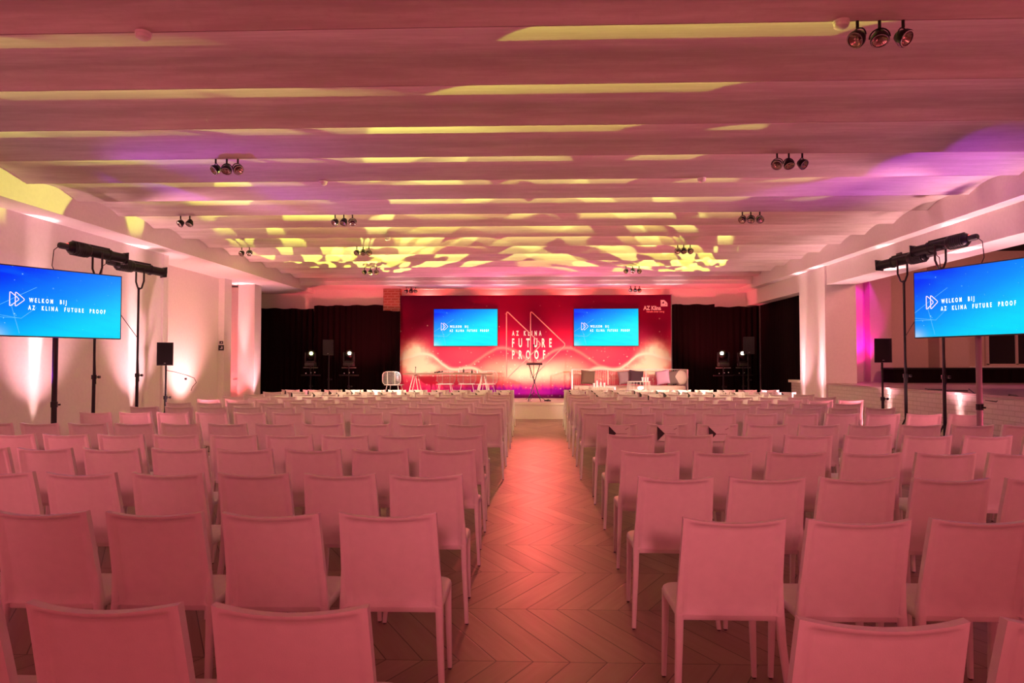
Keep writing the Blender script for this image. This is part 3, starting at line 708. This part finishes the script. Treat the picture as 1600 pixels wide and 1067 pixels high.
for k_, xs, where in [(0, (2.23, 2.38, 2.54), 'nearest the camera, upper right'), (3, (2.74, 2.87, 3.02), 'above the right block, second group from the camera'),
                      (6, (3.26, 3.39, 3.53), 'above the right block, third group from the camera'), (9, (2.88, 3.0, 3.13), 'above the right block, fourth group from the camera'),
                      (12, (2.25, 2.41, 2.57), 'right of centre near the cross beam'),
                      (3, (-3.69, -3.56, -3.43), 'above the left block, nearest the camera'), (6, (-5.69, -5.54), 'nearest the left wall'),
                      (6, (-3.18, -3.04, -2.90), 'above the left block, third from the camera'), (9, (-3.62, -3.49, -3.37), 'above the left block among the green light patches'),
                      (9, (-6.0, -5.84), 'farther back by the left beam'), (12, (-4.22, -4.07, -3.92), 'left of centre near the cross beam')]:
    cluster(J0 + k_ * P, [(x, C3[i % 3][0], C3[i % 3][1] + .3 * math.sin(x * 5)) for i, x in enumerate(xs)], where)
for xs, where in (((-3.76, -3.62, -3.49), 'under the cross beam above the left stage screen'), ((2.80, 2.93, 3.05), 'under the cross beam above the right stage screen')):
    n0 = len(bpy.data.objects)
    cluster(19.9, [(x, C3[i][0], C3[i][1]) for i, x in enumerate(xs)], where)
    for o in bpy.data.objects:
        if o.get('label', '').endswith(where): o.location.z = 3.72
# smoke detectors
for x, k_, lab in ((-2.79, 0, 'round white smoke detector, upper left nearest the camera'), (2.12, 0, 'round white smoke detector beside the nearest right spotlights'),
                   (-2.75, 4, 'small smoke detector on the vaults above the left block'), (2.14, 4, 'small smoke detector on the vaults above the right block'), (-2.77, 8, 'small smoke detector on the vaults among the green patches')):
    t = thing('smoke_detector', lab, 'smoke detector', (x, J0 + k_ * P, ZV), 0)
    MB().lathe([(.055, .0), (.055, -.02)], (0, 0, 0), (0, 0, 1), 'whitep', 20).build('base', t)
    MB().lathe([(.05, -.02), (.048, -.04), (.03, -.052), (0, -.054)], (0, 0, 0), (0, 0, 1), 'whitep', 20).build('sensor_dome', t)

# ------------------------------------------------------------------ signs
def sign(x, y, z, rz, w_, h_, lab):
    t = thing('sign', lab, 'sign', (x, y, z), rz)
    MB().box((0, 0, 0), (w_, .02, h_), 'black').build('board', t, smooth=False)
    MB().prism([(-w_ * .2, -h_ * .25), (w_ * .3, -h_ * .25), (w_ * .3, h_ * .25), (w_ * .05, h_ * .25), (w_ * .05, -.01), (-w_ * .2, -.01)], -.002, .002, 'paper').build('pictogram', t, smooth=False, loc=(0, -.012, 0), rot=(PI / 2, 0, 0))
sign(-7.765, 16.69, 1.87, 0, .13, .13, 'small black square pictogram sign on the left wall recess, lower one')
sign(-7.765, 16.69, 2.0, 0, .08, .07, 'tiny black plate just above the pictogram sign on the left')
sign(6.32, 12.0, 3.33, -PI / 2, .16, .15, 'small dark pictogram sign on the lower beam at the right')

# ------------------------------------------------------------------ uplights at the wall feet
for i, (x, y, lab) in enumerate([(-7.0, 9.6, 'floor uplight at the left wall behind the left screen'), (-7.0, 12.0, 'floor uplight at the left wall near the speaker stand'), (-7.72, 17.72, 'floor uplight at the narrow left pillar'),
                  (6.14, 15.15, 'floor uplight at the near corner of the broad right pillar'), (6.14, 16.2, 'floor uplight at the far corner of the broad right pillar'),
                  (6.2, 12.42, 'floor uplight at the brick parapet behind the speaker'), (6.2, 10.4, 'floor uplight at the brick parapet behind the right screen')]):
    t = thing('floor_uplight', lab, 'uplight', (x, y, 0), 0, 'floor uplights')
    MB().lathe([(.07, .03), (.07, .16), (.06, .17)], (0, 0, 0), (0, 0, 1), 'black', 16).build('housing', t)
    MB().box((0, 0, .015), (.16, .16, .03), 'black').build('base', t, smooth=False)
    MB().lathe([(0, .172), (.055, .172), (.055, .171)], (0, 0, 0), (0, 0, 1), 'led', 16).build('lens', t)

# ------------------------------------------------------------------ side room furniture
t = thing('platform', 'low black cloth covered platform at the back of the side room', 'platform', (9.9, 15.55, 1.061))
b = MB(); b.grid(lambda u, v: Vector((-2.0 + 4.6 * u, -.25 + .012 * math.sin(u * 150), .30 * v)), 120, 2, 'velvet'); b.box((.3, .0, .15), (4.58, .46, .298), 'velvet'); b.build('skirt', t)
MB().box((.3, 0, .315), (4.64, .54, .03), 'black').build('top', t, smooth=False)
for pts, lab in (([(6.5, 11.6, 1.07), (6.44, 11.4, 1.068), (6.6, 11.2, 1.068), (6.45, 10.95, 1.068), (6.7, 10.8, 1.068)], 'black cable lying on the parapet ledge beside the right speaker'),
                 ([(6.34, 10.2, 1.12), (6.34, 9.9, .98), (6.33, 9.6, .97), (6.38, 9.4, 1.07)], 'thin cable looping over the parapet edge beside the right screen poles'),
                 ([(6.5, 9.6, 1.07), (6.4, 9.3, 1.066), (6.33, 9.0, 1.0), (6.4, 8.7, 1.07), (6.9, 8.5, 1.07)], 'cable hanging in a loop over the ledge under the right screen'),
                 ([(6.31, 8.2, .98), (6.33, 8.15, 1.07), (6.9, 8.0, 1.07), (7.6, 7.9, 1.07)], 'cable running over the ledge right of the screen pole')):
    tag(MB().tube(pts, .009, 'cable', 6).build('cable'), lab, 'cable', 'cables on the parapet ledge')

# ------------------------------------------------------------------ stage furniture
def wire_chair(x, y, rz, lab):
    t = thing('wire_chair', lab, 'chair', (x, y, ZS), rz, 'white wire chairs on the stage')
    b = MB(); W_, Hh = .27, .19; cz = .62
    def rim(a):
        ca, sa = math.cos(a), math.sin(a); e = .55
        return (W_ * math.copysign(abs(ca) ** e, ca), -.21 - .05 * (1 - (abs(ca) ** e) ** 2) + 0.0, cz + Hh * math.copysign(abs(sa) ** e, sa))
    b.tube([rim(2 * PI * q / 40) for q in range(41)], .008, 'wire', 6)
    for q in range(11):
        z = cz - Hh + .02 + q * (2 * Hh - .04) / 10; xx = W_ * (1 - (abs(z - cz) / Hh) ** 3.6) ** .28
        b.tube([(xx * s_, -.21 - .05 * (1 - s_ * s_), z) for s_ in (-1, -.5, 0, .5, 1)], .005, 'wire', 5)
    for sx in (-.11, .11): b.tube([(sx, -.255, cz + Hh), (sx, -.25, cz - Hh), (sx, -.2, .44)], .009, 'wire', 6)
    b.build('backrest', t)
    b = MB(); b.tube([(.25 * math.copysign(abs(math.cos(a)) ** .5, math.cos(a)), .22 * math.copysign(abs(math.sin(a)) ** .5, math.sin(a)), .43) for a in [2 * PI * q / 32 for q in range(33)]], .009, 'wire', 6)
    for q in range(9): xq = -.2 + q * .05; b.tube([(xq, -.21, .43), (xq, 0, .415), (xq, .21, .43)], .005, 'wire', 5)
    b.build('seat', t)
    for sx in (-1, 1):
        for sy in (-1, 1): MB().tube([(sx * .16, sy * .14, .425), (sx * .24, sy * .21, .002)], .009, 'wire', 6).build('leg', t)
wire_chair(-3.98, 19.3, -.15, 'white wire chair at the left end of the table, against the curtain')
wire_chair(-2.62, 20.0, PI, 'white wire chair behind the table, leftmost of three')
wire_chair(-1.98, 20.0, PI + .1, 'white wire chair behind the table, middle of three')
wire_chair(-1.42, 19.95, PI - .4, 'white wire chair behind the table, rightmost of three')
t = thing('conference_table', 'long table with a thin top and white trestle legs on the stage', 'table', (-2.45, 19.5, ZS))
MB().box((0, 0, .74), (2.5, .8, .035), 'wood', bev=.008).build('table_top', t)
for sx in (-.95, 1.0):
    for a, sy in ((-.2, -.3), (.16, -.3), (-.2, .3), (.16, .3)):
        MB().tube([(sx + a * .15, sy * .6, .722), (sx + a, sy, .014)], .012, 'wire', 6).build('leg', t)
    MB().tube([(sx, -.2, .70), (sx, .2, .70)], .012, 'wire', 6).build('crossbar', t)
def small(name, lab, cat, x, y, z, fn_, grp=None):
    b = MB(); fn_(b); return tag(b.build(name, loc=(x, y, z)), lab, cat, grp)
ZT = ZS + .7585
small('microphone', 'small black microphone leaning at the left end of the table', 'microphone', -3.4, 19.4, ZT, lambda b: (b.tube([(0, 0, 0), (.01, 0, .15)], .008, 'black', 8), b.lathe([(.0, .15), (.014, .155), (.014, .18), (0, .19)], (.01, 0, 0), (0, 0, 1), 'black', 8)))
for i, x in enumerate((-2.78, -2.70)): small('microphone', ['black handheld microphone lying on the table, left one of a pair', 'black handheld microphone lying on the table, right one of a pair'][i], 'microphone', x, 19.35 + i * .03, ZT, lambda b: (b.tube([(-.07, 0, .02), (.05, 0, .04)], .014, 'black', 8), b.lathe([(.012, 0), (.024, .02), (.02, .05), (0, .055)], (.05, 0, .04), (1, 0, .2), 'black', 10)), 'microphones on the table')
small('tray', 'flat wooden tray in the middle of the long table', 'tray', -2.1, 19.5, ZT, lambda b: b.box((0, 0, .012), (.42, .2, .022), 'wood'))
for x, lab in ((-2.15, 'drinking glass on the table, left of the dark bottle cap'), (-1.62, 'drinking glass near the right end of the long table')):
    small('drinking_glass', lab, 'glass', x, 19.42, ZT + (.0235 if x < -2 else 0), lambda b: b.lathe([(.025, 0), (.032, .09), (.029, .09), (.022, .006)], (0, 0, 0), (0, 0, 1), 'glass', 12), 'glasses on the table')
for x, lab in ((-2.02, 'small dark bottle in the middle of the long table'), (-1.78, 'small dark pot right of the tray on the long table')):
    small('bottle', lab, 'bottle', x, 19.45, ZT + (.0235 if x < -2 else 0), lambda b: b.lathe([(.022, 0), (.024, .06), (.01, .085), (.01, .11)], (0, 0, 0), (0, 0, 1), 'black', 10), 'small dark bottles on the table')
# keyboard style folding lectern and microphone stand
t = thing('lectern', 'slim black x-frame lectern standing at the centre of the stage', 'lectern', (.0, 18.85, ZS))
MB().box((0, 0, 1.03), (.44, .34, .03), 'black', (.12, 0, 0), .005).build('tray', t)
for s_ in (-1, 1):
    b = MB(); b.tube([(s_ * .15, .02 * s_, 1.01), (s_ * .03, .02 * s_, .62), (-s_ * .03, .02 * s_, .45), (-s_ * .17, .02 * s_, .012)], .013, 'blackm', 8); b.build('leg', t)
    MB().tube([(-s_ * .17, -.2, .012), (-s_ * .17, .2, .012)], .011, 'blackm', 8).build('foot', t)
b = MB(); b.tube([(0, 0, .48), (0, 0, .60)], .03, 'black', 10); b.build('pivot', t)
t = thing('microphone_stand', 'thin microphone stand rising behind the black lectern', 'stand', (-.02, 19.2, ZS))
MB().tube([(0, 0, .2), (0, 0, 1.45)], .009, 'blackm', 8).build('pole', t)
for a in range(3): q = a * 2 * PI / 3 + .2; MB().tube([(0, 0, .22), (.33 * math.cos(q), .33 * math.sin(q), .01)], .007, 'blackm', 6).build('leg', t)
MB().lathe([(.012, 0), (.014, .10), (.024, .12), (.02, .15), (0, .16)], (0, 0, 1.43), (0, -.35, 1), 'black', 10).build('microphone', t)
b = MB(); b.tube([(.27, 18.75, ZS + .022), (.36, 18.8, ZS + .03), (.44, 18.72, ZS + .022), (.37, 18.68, ZS + .022), (.30, 18.72, ZS + .03), (.40, 18.78, ZS + .045)], .016, 'cable', 6)
tag(b.build('cable_coil'), 'black coiled cable on the stage right of the lectern feet', 'cable')
# sofa
t = thing('sofa', 'long white rod-frame sofa with a pale seat pad on the stage', 'sofa', (2.7, 19.75, ZS))
b = MB(); L_ = 1.62
b.tube([(-L_, -.32, .02), (-L_, -.32, .86), (-L_, .32, .86), (L_, .32, .86), (L_, -.32, .86), (L_, -.32, .02)], .013, 'wire', 6)
b.tube([(-L_, .32, .86), (-L_, .32, .02)], .012, 'wire', 6); b.tube([(L_, .32, .86), (L_, .32, .02)], .012, 'wire', 6)
b.tube([(-L_, -.32, .25), (L_, -.32, .25), (L_, .32, .25), (-L_, .32, .25), (-L_, -.32, .25)], .012, 'wire', 6)
for x_ in (-.55, .55): b.tube([(x_, .32, .02), (x_, .32, .86)], .012, 'wire', 6); b.tube([(x_, -.32, .02), (x_, -.32, .25)], .012, 'wire', 6)
b.build('frame', t)
b = MB()
for q in range(64): x_ = -L_ + .05 + q * (2 * L_ - .1) / 63; b.tube([(x_, .32, .25), (x_, .32, .86)], .004, 'wire', 4)
b.build('back_rods', t)
for s_ in (-1, 1):
    b = MB()
    for q in range(13): y_ = -.27 + q * .045; b.tube([(s_ * L_, y_, .25), (s_ * L_, y_, .86)], .004, 'wire', 4)
    b.build('arm_rods', t)
MB().box((0, 0, .335), (3.16, .60, .14), 'seatpad', bev=.03).build('seat_pad', t)
def cushion(x, y, z, s_, m, rot, lab, round_=False):
    b = MB()
    def fn_(sg):
        def g(u, v):
            a, c = 2 * u - 1, 2 * v - 1
            if round_:
                r_ = math.hypot(a, c); mx = max(abs(a), abs(c), 1e-6); f = mx / r_ if r_ > 1e-6 else 1
                a2, c2 = a * f, c * f; h = max(0, 1 - a2 * a2 - c2 * c2) ** .5 * .16
                return Vector((a2 * s_ / 2, sg * h * .6, c2 * s_ / 2))
            h = ((1 - a ** 4) * (1 - c ** 4)) ** .6 * .075
            pin = 1 - .07 * (1 - a * a) * (c * c) ; pin2 = 1 - .07 * (1 - c * c) * (a * a)
            return Vector((a * pin2 * s_ / 2, sg * h, c * pin * s_ / 2))
        return g
    b.grid(fn_(1), 12, 12, m); b.grid(fn_(-1), 12, 12, m)
    return tag(b.build('cushion', loc=(x, y, z), rot=rot, sharp=70), lab, 'cushion', 'cushions on the sofa')
zc = ZS + .408
cushion(1.55, 19.86, zc + .225, .42, 'brown', (-.25, .08, .1), 'brown square cushion at the left end of the sofa')
cushion(2.62, 19.90, zc + .22, .40, 'mauve', (-.25, -.12, -.1), 'mauve striped cushion leaning behind the dark one on the sofa')
cushion(2.93, 19.76, zc + .225, .42, 'aub', (-.25, .1, .15), 'dark aubergine cushion in the middle of the sofa')
cushion(3.70, 19.84, zc + .225, .42, 'lilac', (-.2, -.2, -.5), 'lilac cushion near the right end of the sofa')
cushion(3.98, 19.72, zc + .22, .42, 'greyc', (-.2, -.15, -.8), 'grey cushion between the lilac and the pale round one')
cushion(4.16, 19.6, zc + .23, .44, 'pale', (-.2, .25, -.5), 'pale round cushion at the right end of the sofa', True)
def rod_table(x, y, w_, d_, h_, lab, top):
    t = thing('coffee_table', lab, 'coffee table', (x, y, ZS), 0, 'rod coffee tables')
    MB().box((0, 0, h_), (w_ * .96, d_ * .96, .012), top, bev=.004).build('table_top', t)
    b = MB(); n = 22
    def ell(q, r): a = 2 * PI * q / n; return (r * w_ / 2 * math.copysign(abs(math.cos(a)) ** .6, math.cos(a)), r * d_ / 2 * math.copysign(abs(math.sin(a)) ** .6, math.sin(a)))
    for r_, z in ((1, h_), (1.06, h_ * .55), (.8, .008)):
        b.tube([(*ell(q, r_), z) for q in range(n + 1)], .007, 'wire', 6)
    for q in range(n * 2):
        b.tube([(*ell(q / 2, 1), h_), (*ell(q / 2, 1.06), h_ * .55), (*ell(q / 2, .8), .008)], .004, 'wire', 4)
    b.build('rod_base', t)
rod_table(2.88, 19.0, .60, .5, .54, 'taller white rod coffee table with glasses in front of the sofa', 'wire')
rod_table(1.84, 18.75, .70, .5, .40, 'lower white rod coffee table with bottles in front of the sofa', 'wire')
for x, lab in ((2.98, 'clear glass on the taller coffee table, leftmost'), (3.05, 'clear glass on the taller coffee table, middle one'), (3.12, 'clear glass on the taller coffee table, rightmost')):
    small('drinking_glass', lab, 'glass', x, 18.95, ZS + .5465, lambda b: b.lathe([(.022, 0), (.03, .11), (.027, .11), (.02, .006)], (0, 0, 0), (0, 0, 1), 'glass', 12), 'glasses on the coffee tables')
for i, x in enumerate((1.62, 1.70, 1.80, 1.90)):
    h = (.10, .17, .13, .11)[i]
    small('drinking_glass' if i % 2 == 0 else 'bottle', f'clear {"glass" if i%2==0 else "bottle"} on the lower coffee table, {["far left", "second from left", "third from left", "far right"][i]}', 'glass' if i % 2 == 0 else 'bottle', x, 18.68, ZS + .4065,
          (lambda hh: (lambda b: b.lathe([(.024, 0), (.03, hh * .6), (.018 if hh > .12 else .03, hh), (.012, hh), (.02, .006)], (0, 0, 0), (0, 0, 1), 'glass', 12)))(h), 'glasses on the coffee tables')

# ------------------------------------------------------------------ hall chairs
def build_chair():
    t = thing('stacking_chair', 'x', 'chair', (0, 0, 0))
    # backrest: curved panel with a thicker rim, faces +Y towards the sitter
    Hh, z0 = .43, .432
    def rear(u, v):
        a = 2 * u - 1; z = z0 + Hh * v
        half = .222 - .012 * v
        x = a * half
        lean = -.150 - .098 * v ** 1.15
        bow = -.030 * (1 - a * a) * (.35 + .65 * v)
        e = min((1 - abs(a)) * half, (1 - v) * Hh * 1.6 if v > .5 else 9)
        rimv = .015 * (1 - min(1, max(0, (e - .027) / .009))) - .002 * max(0, 1 - abs(e - .038) / .006)
        foot = .030 * max(0, 1 - v / .16) ** 2
        return x, lean + bow, z - .016 * (1 - a * a) * v ** 6, rimv, foot
    def rr(u, v): x, y, z, r_, f = rear(u, v); return Vector((x, y - r_ - f * .6, z))
    def ff(u, v): x, y, z, r_, f = rear(u, v); return Vector((x, y + .010 + r_ * .35 + f * .2, z))
    us = [0, .02, .05, .08, .115, .15, .19, .3, .4, .5, .6, .7, .81, .85, .885, .92, .95, .98, 1]
    vs2 = [0, .03, .07, .12, .2, .35, .5, .65, .8, .9, .935, .955, .975, .99, 1]
    b = MB(); nu, nv = len(us), len(vs2); pts = [rr(u, v) for v in vs2 for u in us] + [ff(u, v) for v in vs2 for u in us]; fs = []; N = nu * nv
    for j in range(nv - 1):
        for i in range(nu - 1):
            q = (j * nu + i, j * nu + i + 1, (j + 1) * nu + i + 1, (j + 1) * nu + i); fs.append(q); fs.append(tuple(N + k for k in q[::-1]))
    for j in range(nv - 1):
        for i in (0, nu - 1): fs.append((j * nu + i, (j + 1) * nu + i, N + (j + 1) * nu + i, N + j * nu + i))
    for i in range(nu - 1):
        for j in (0, nv - 1): fs.append((j * nu + i, j * nu + i + 1, N + j * nu + i + 1, N + j * nu + i))
    b.faces(pts, fs, 'chair'); b.build('backrest', t, sharp=60)
    # seat: soft slab with rounded front corners
    b = MB(); poly = []
    w_, y0, y1, r_ = .225, -.165, .225, .06
    poly += [(-w_ + .004, y0), (w_ - .004, y0)]
    for q in range(6): a = q / 5 * PI / 2; poly.append((w_ - r_ + r_ * math.cos(a), y1 - r_ + r_ * math.sin(a)))
    for q in range(6): a = PI / 2 + q / 5 * PI / 2; poly.append((-w_ + r_ + r_ * math.cos(a), y1 - r_ + r_ * math.sin(a)))
    rings = [(.955, .445), (.985, .452 - .011), (1.0, .430), (1.0, .414), (.97, .405)]
    n = len(poly); vv = []; cy = .02
    vv += [((p[0]) * .955, cy + (p[1] - cy) * .955, .447) for p in poly]
    for f, z in rings[1:]: vv += [(p[0] * f, cy + (p[1] - cy) * f, z) for p in poly]
    fs = [tuple(range(n)), tuple(range(4 * n + n - 1, 4 * n - 1, -1))]
    for k in range(4): fs += [(k * n + i, k * n + (i + 1) % n, (k + 1) * n + (i + 1) % n, (k + 1) * n + i) for i in range(n)]
    b.faces(vv, fs, 'chair'); b.build('seat', t, sharp=50)
    def leg(pts, ws):
        b = MB(); pr = None
        vv = []
        for (x, y, z), (wx, wy) in zip(pts, ws):
            c_ = .28
            for dx, dy in ((-1, -1 + c_), (-1 + c_, -1), (1 - c_, -1), (1, -1 + c_), (1, 1 - c_), (1 - c_, 1), (-1 + c_, 1), (-1, 1 - c_)): vv.append((x + dx * wx / 2, y + dy * wy / 2, z))
        k = len(pts); fs = [tuple(range(7, -1, -1)), tuple((k - 1) * 8 + j for j in range(8))]
        for i in range(k - 1): fs += [(i * 8 + j, i * 8 + (j + 1) % 8, (i + 1) * 8 + (j + 1) % 8, (i + 1) * 8 + j) for j in range(8)]
        b.faces(vv, fs, 'chair')
        x, y, z = pts[-1]; b.tube([(x, y, z), (x, y, 0)], ws[-1][0] * .42, 'glide', 8)
        return b.build('leg', t, sharp=50)
    for s_ in (-1, 1):
        leg([(s_ * .212, -.188, .60), (s_ * .212, -.162, .45), (s_ * .216, -.175, .33), (s_ * .238, -.238, .008)], [(.014, .012), (.034, .038), (.030, .036), (.022, .024)])
        leg([(s_ * .204, .196, .42), (s_ * .206, .198, .30), (s_ * .214, .203, .008)], [(.034, .034), (.030, .030), (.021, .021)])
    return t
ORD = ['nearest', 'second', 'third', 'fourth', 'fifth', 'sixth', 'seventh', 'eighth', 'ninth', 'tenth', 'eleventh', 'twelfth', 'thirteenth', 'front']
SEAT = ['first', 'second', 'third', 'fourth', 'fifth', 'sixth', 'seventh', 'eighth', 'ninth', 'tenth', 'eleventh']
ROWS_L = [(1.84, -.65, 3), (2.95, -.63, 5), (3.99, -.63, 7), (5.11, -.65, 8), (6.12, -.68, 10), (7.23, -.72, 11), (8.82, -.64, 11), (9.95, -.65, 11), (10.95, -.67, 11), (11.97, -.66, 11), (12.95, -.67, 11), (13.95, -.68, 11), (15.0, -.69, 11), (16.1, -.69, 11)]
ROWS_R = [(1.80, .88, 2), (2.92, .83, 4), (3.95, .80, 5), (5.06, .85, 7), (6.25, .87, 8), (7.32, .88, 10), (8.84, .83, 10), (10.0, .85, 9), (11.04, .85, 9), (12.02, .84, 10), (13.1, .86, 10), (14.15, .88, 10), (15.2, .90, 10), (16.3, .92, 10)]
proto = build_chair(); first = True; CH = {}
rc = random.Random(3)
for side, rows, sg in (('left', ROWS_L, -1), ('right', ROWS_R, 1)):
    for r_, (Y, ax_, n) in enumerate(rows):
        for i in range(n):
            o = proto if first else copy_tree(proto); first = False
            pitch = .511 if sg < 0 else (.527 if 3 <= r_ <= 5 else .513)
            o.location = (ax_ + sg * pitch * i + rc.uniform(-.004, .004), Y + .235 + rc.uniform(-.015, .015), 0)
            o.rotation_euler = (0, 0, rc.uniform(-.012, .012))
            o['label'] = f'white chair {side} of the aisle, {ORD[r_]} row from the camera, {SEAT[i]} from aisle' if r_ < 13 else f'white chair {side} of the aisle, front row by the stage, {SEAT[i]} from aisle'
            o['category'] = 'chair'; o['group'] = f'rows of white chairs {side} of the aisle'
            CH[side, r_, i] = o
# reserved cards hung on the chair backs
def build_card():
    t = thing('seat_card', 'x', 'card', (0, 0, 0))
    MB().box((0, 0, -.08), (.225, .0015, .16), 'paper').build('paper', t, smooth=False)
    MB().prism([(-.112, -.005), (-.035, -.082), (-.112, -.158)], -.0008, .0008, 'ink').build('printed_triangle', t, smooth=False, loc=(0, -.0022, 0), rot=(PI / 2, 0, 0))
    b = MB(); b.box((.02, -.0012, -.085), (.12, .001, .005), 'inkg'); b.tube([(.06, -.0015, -.04), (.075, -.0015, -.034), (.095, -.0015, -.022)], .003, 'inkg', 4); b.build('printed_lines', t, smooth=False)
    return t
cp = build_card(); fc = True
cards = [('right', 5, i) for i in range(3)] + [(s_, r_, i) for s_ in ('left', 'right') for r_ in (12, 13) for i in range(11 if s_ == 'left' else 10)] + [('right', 11, i) for i in (1, 3)]
for key in cards:
    if key not in CH: continue
    if key[0] == 'left' and key[1] == 12 and key[2] > 9: continue
    ch = CH[key]; o = cp if fc else copy_tree(cp); fc = False
    dx = rc.uniform(-.02, .03); tl_ = rc.uniform(-.06, .06) if key[1] > 6 else rc.uniform(-.015, .015)
    p = ch.matrix_basis @ Vector((.0 + dx, -.2965, .842 if key[1] < 10 else .858)); o.location = p
    o.rotation_euler = (-.155, tl_, ch.rotation_euler.z); 
    row = 'front row' if key[1] == 13 else ('second row from the stage' if key[1] == 12 else ('third row from the stage' if key[1] == 11 else 'sixth row from the camera'))
    o['label'] = f'white card with black triangle, {key[0]} block, {row}, {SEAT[key[2]]} chair from aisle'
    o['category'] = 'card'; o['group'] = 'reserved cards on chair backs'
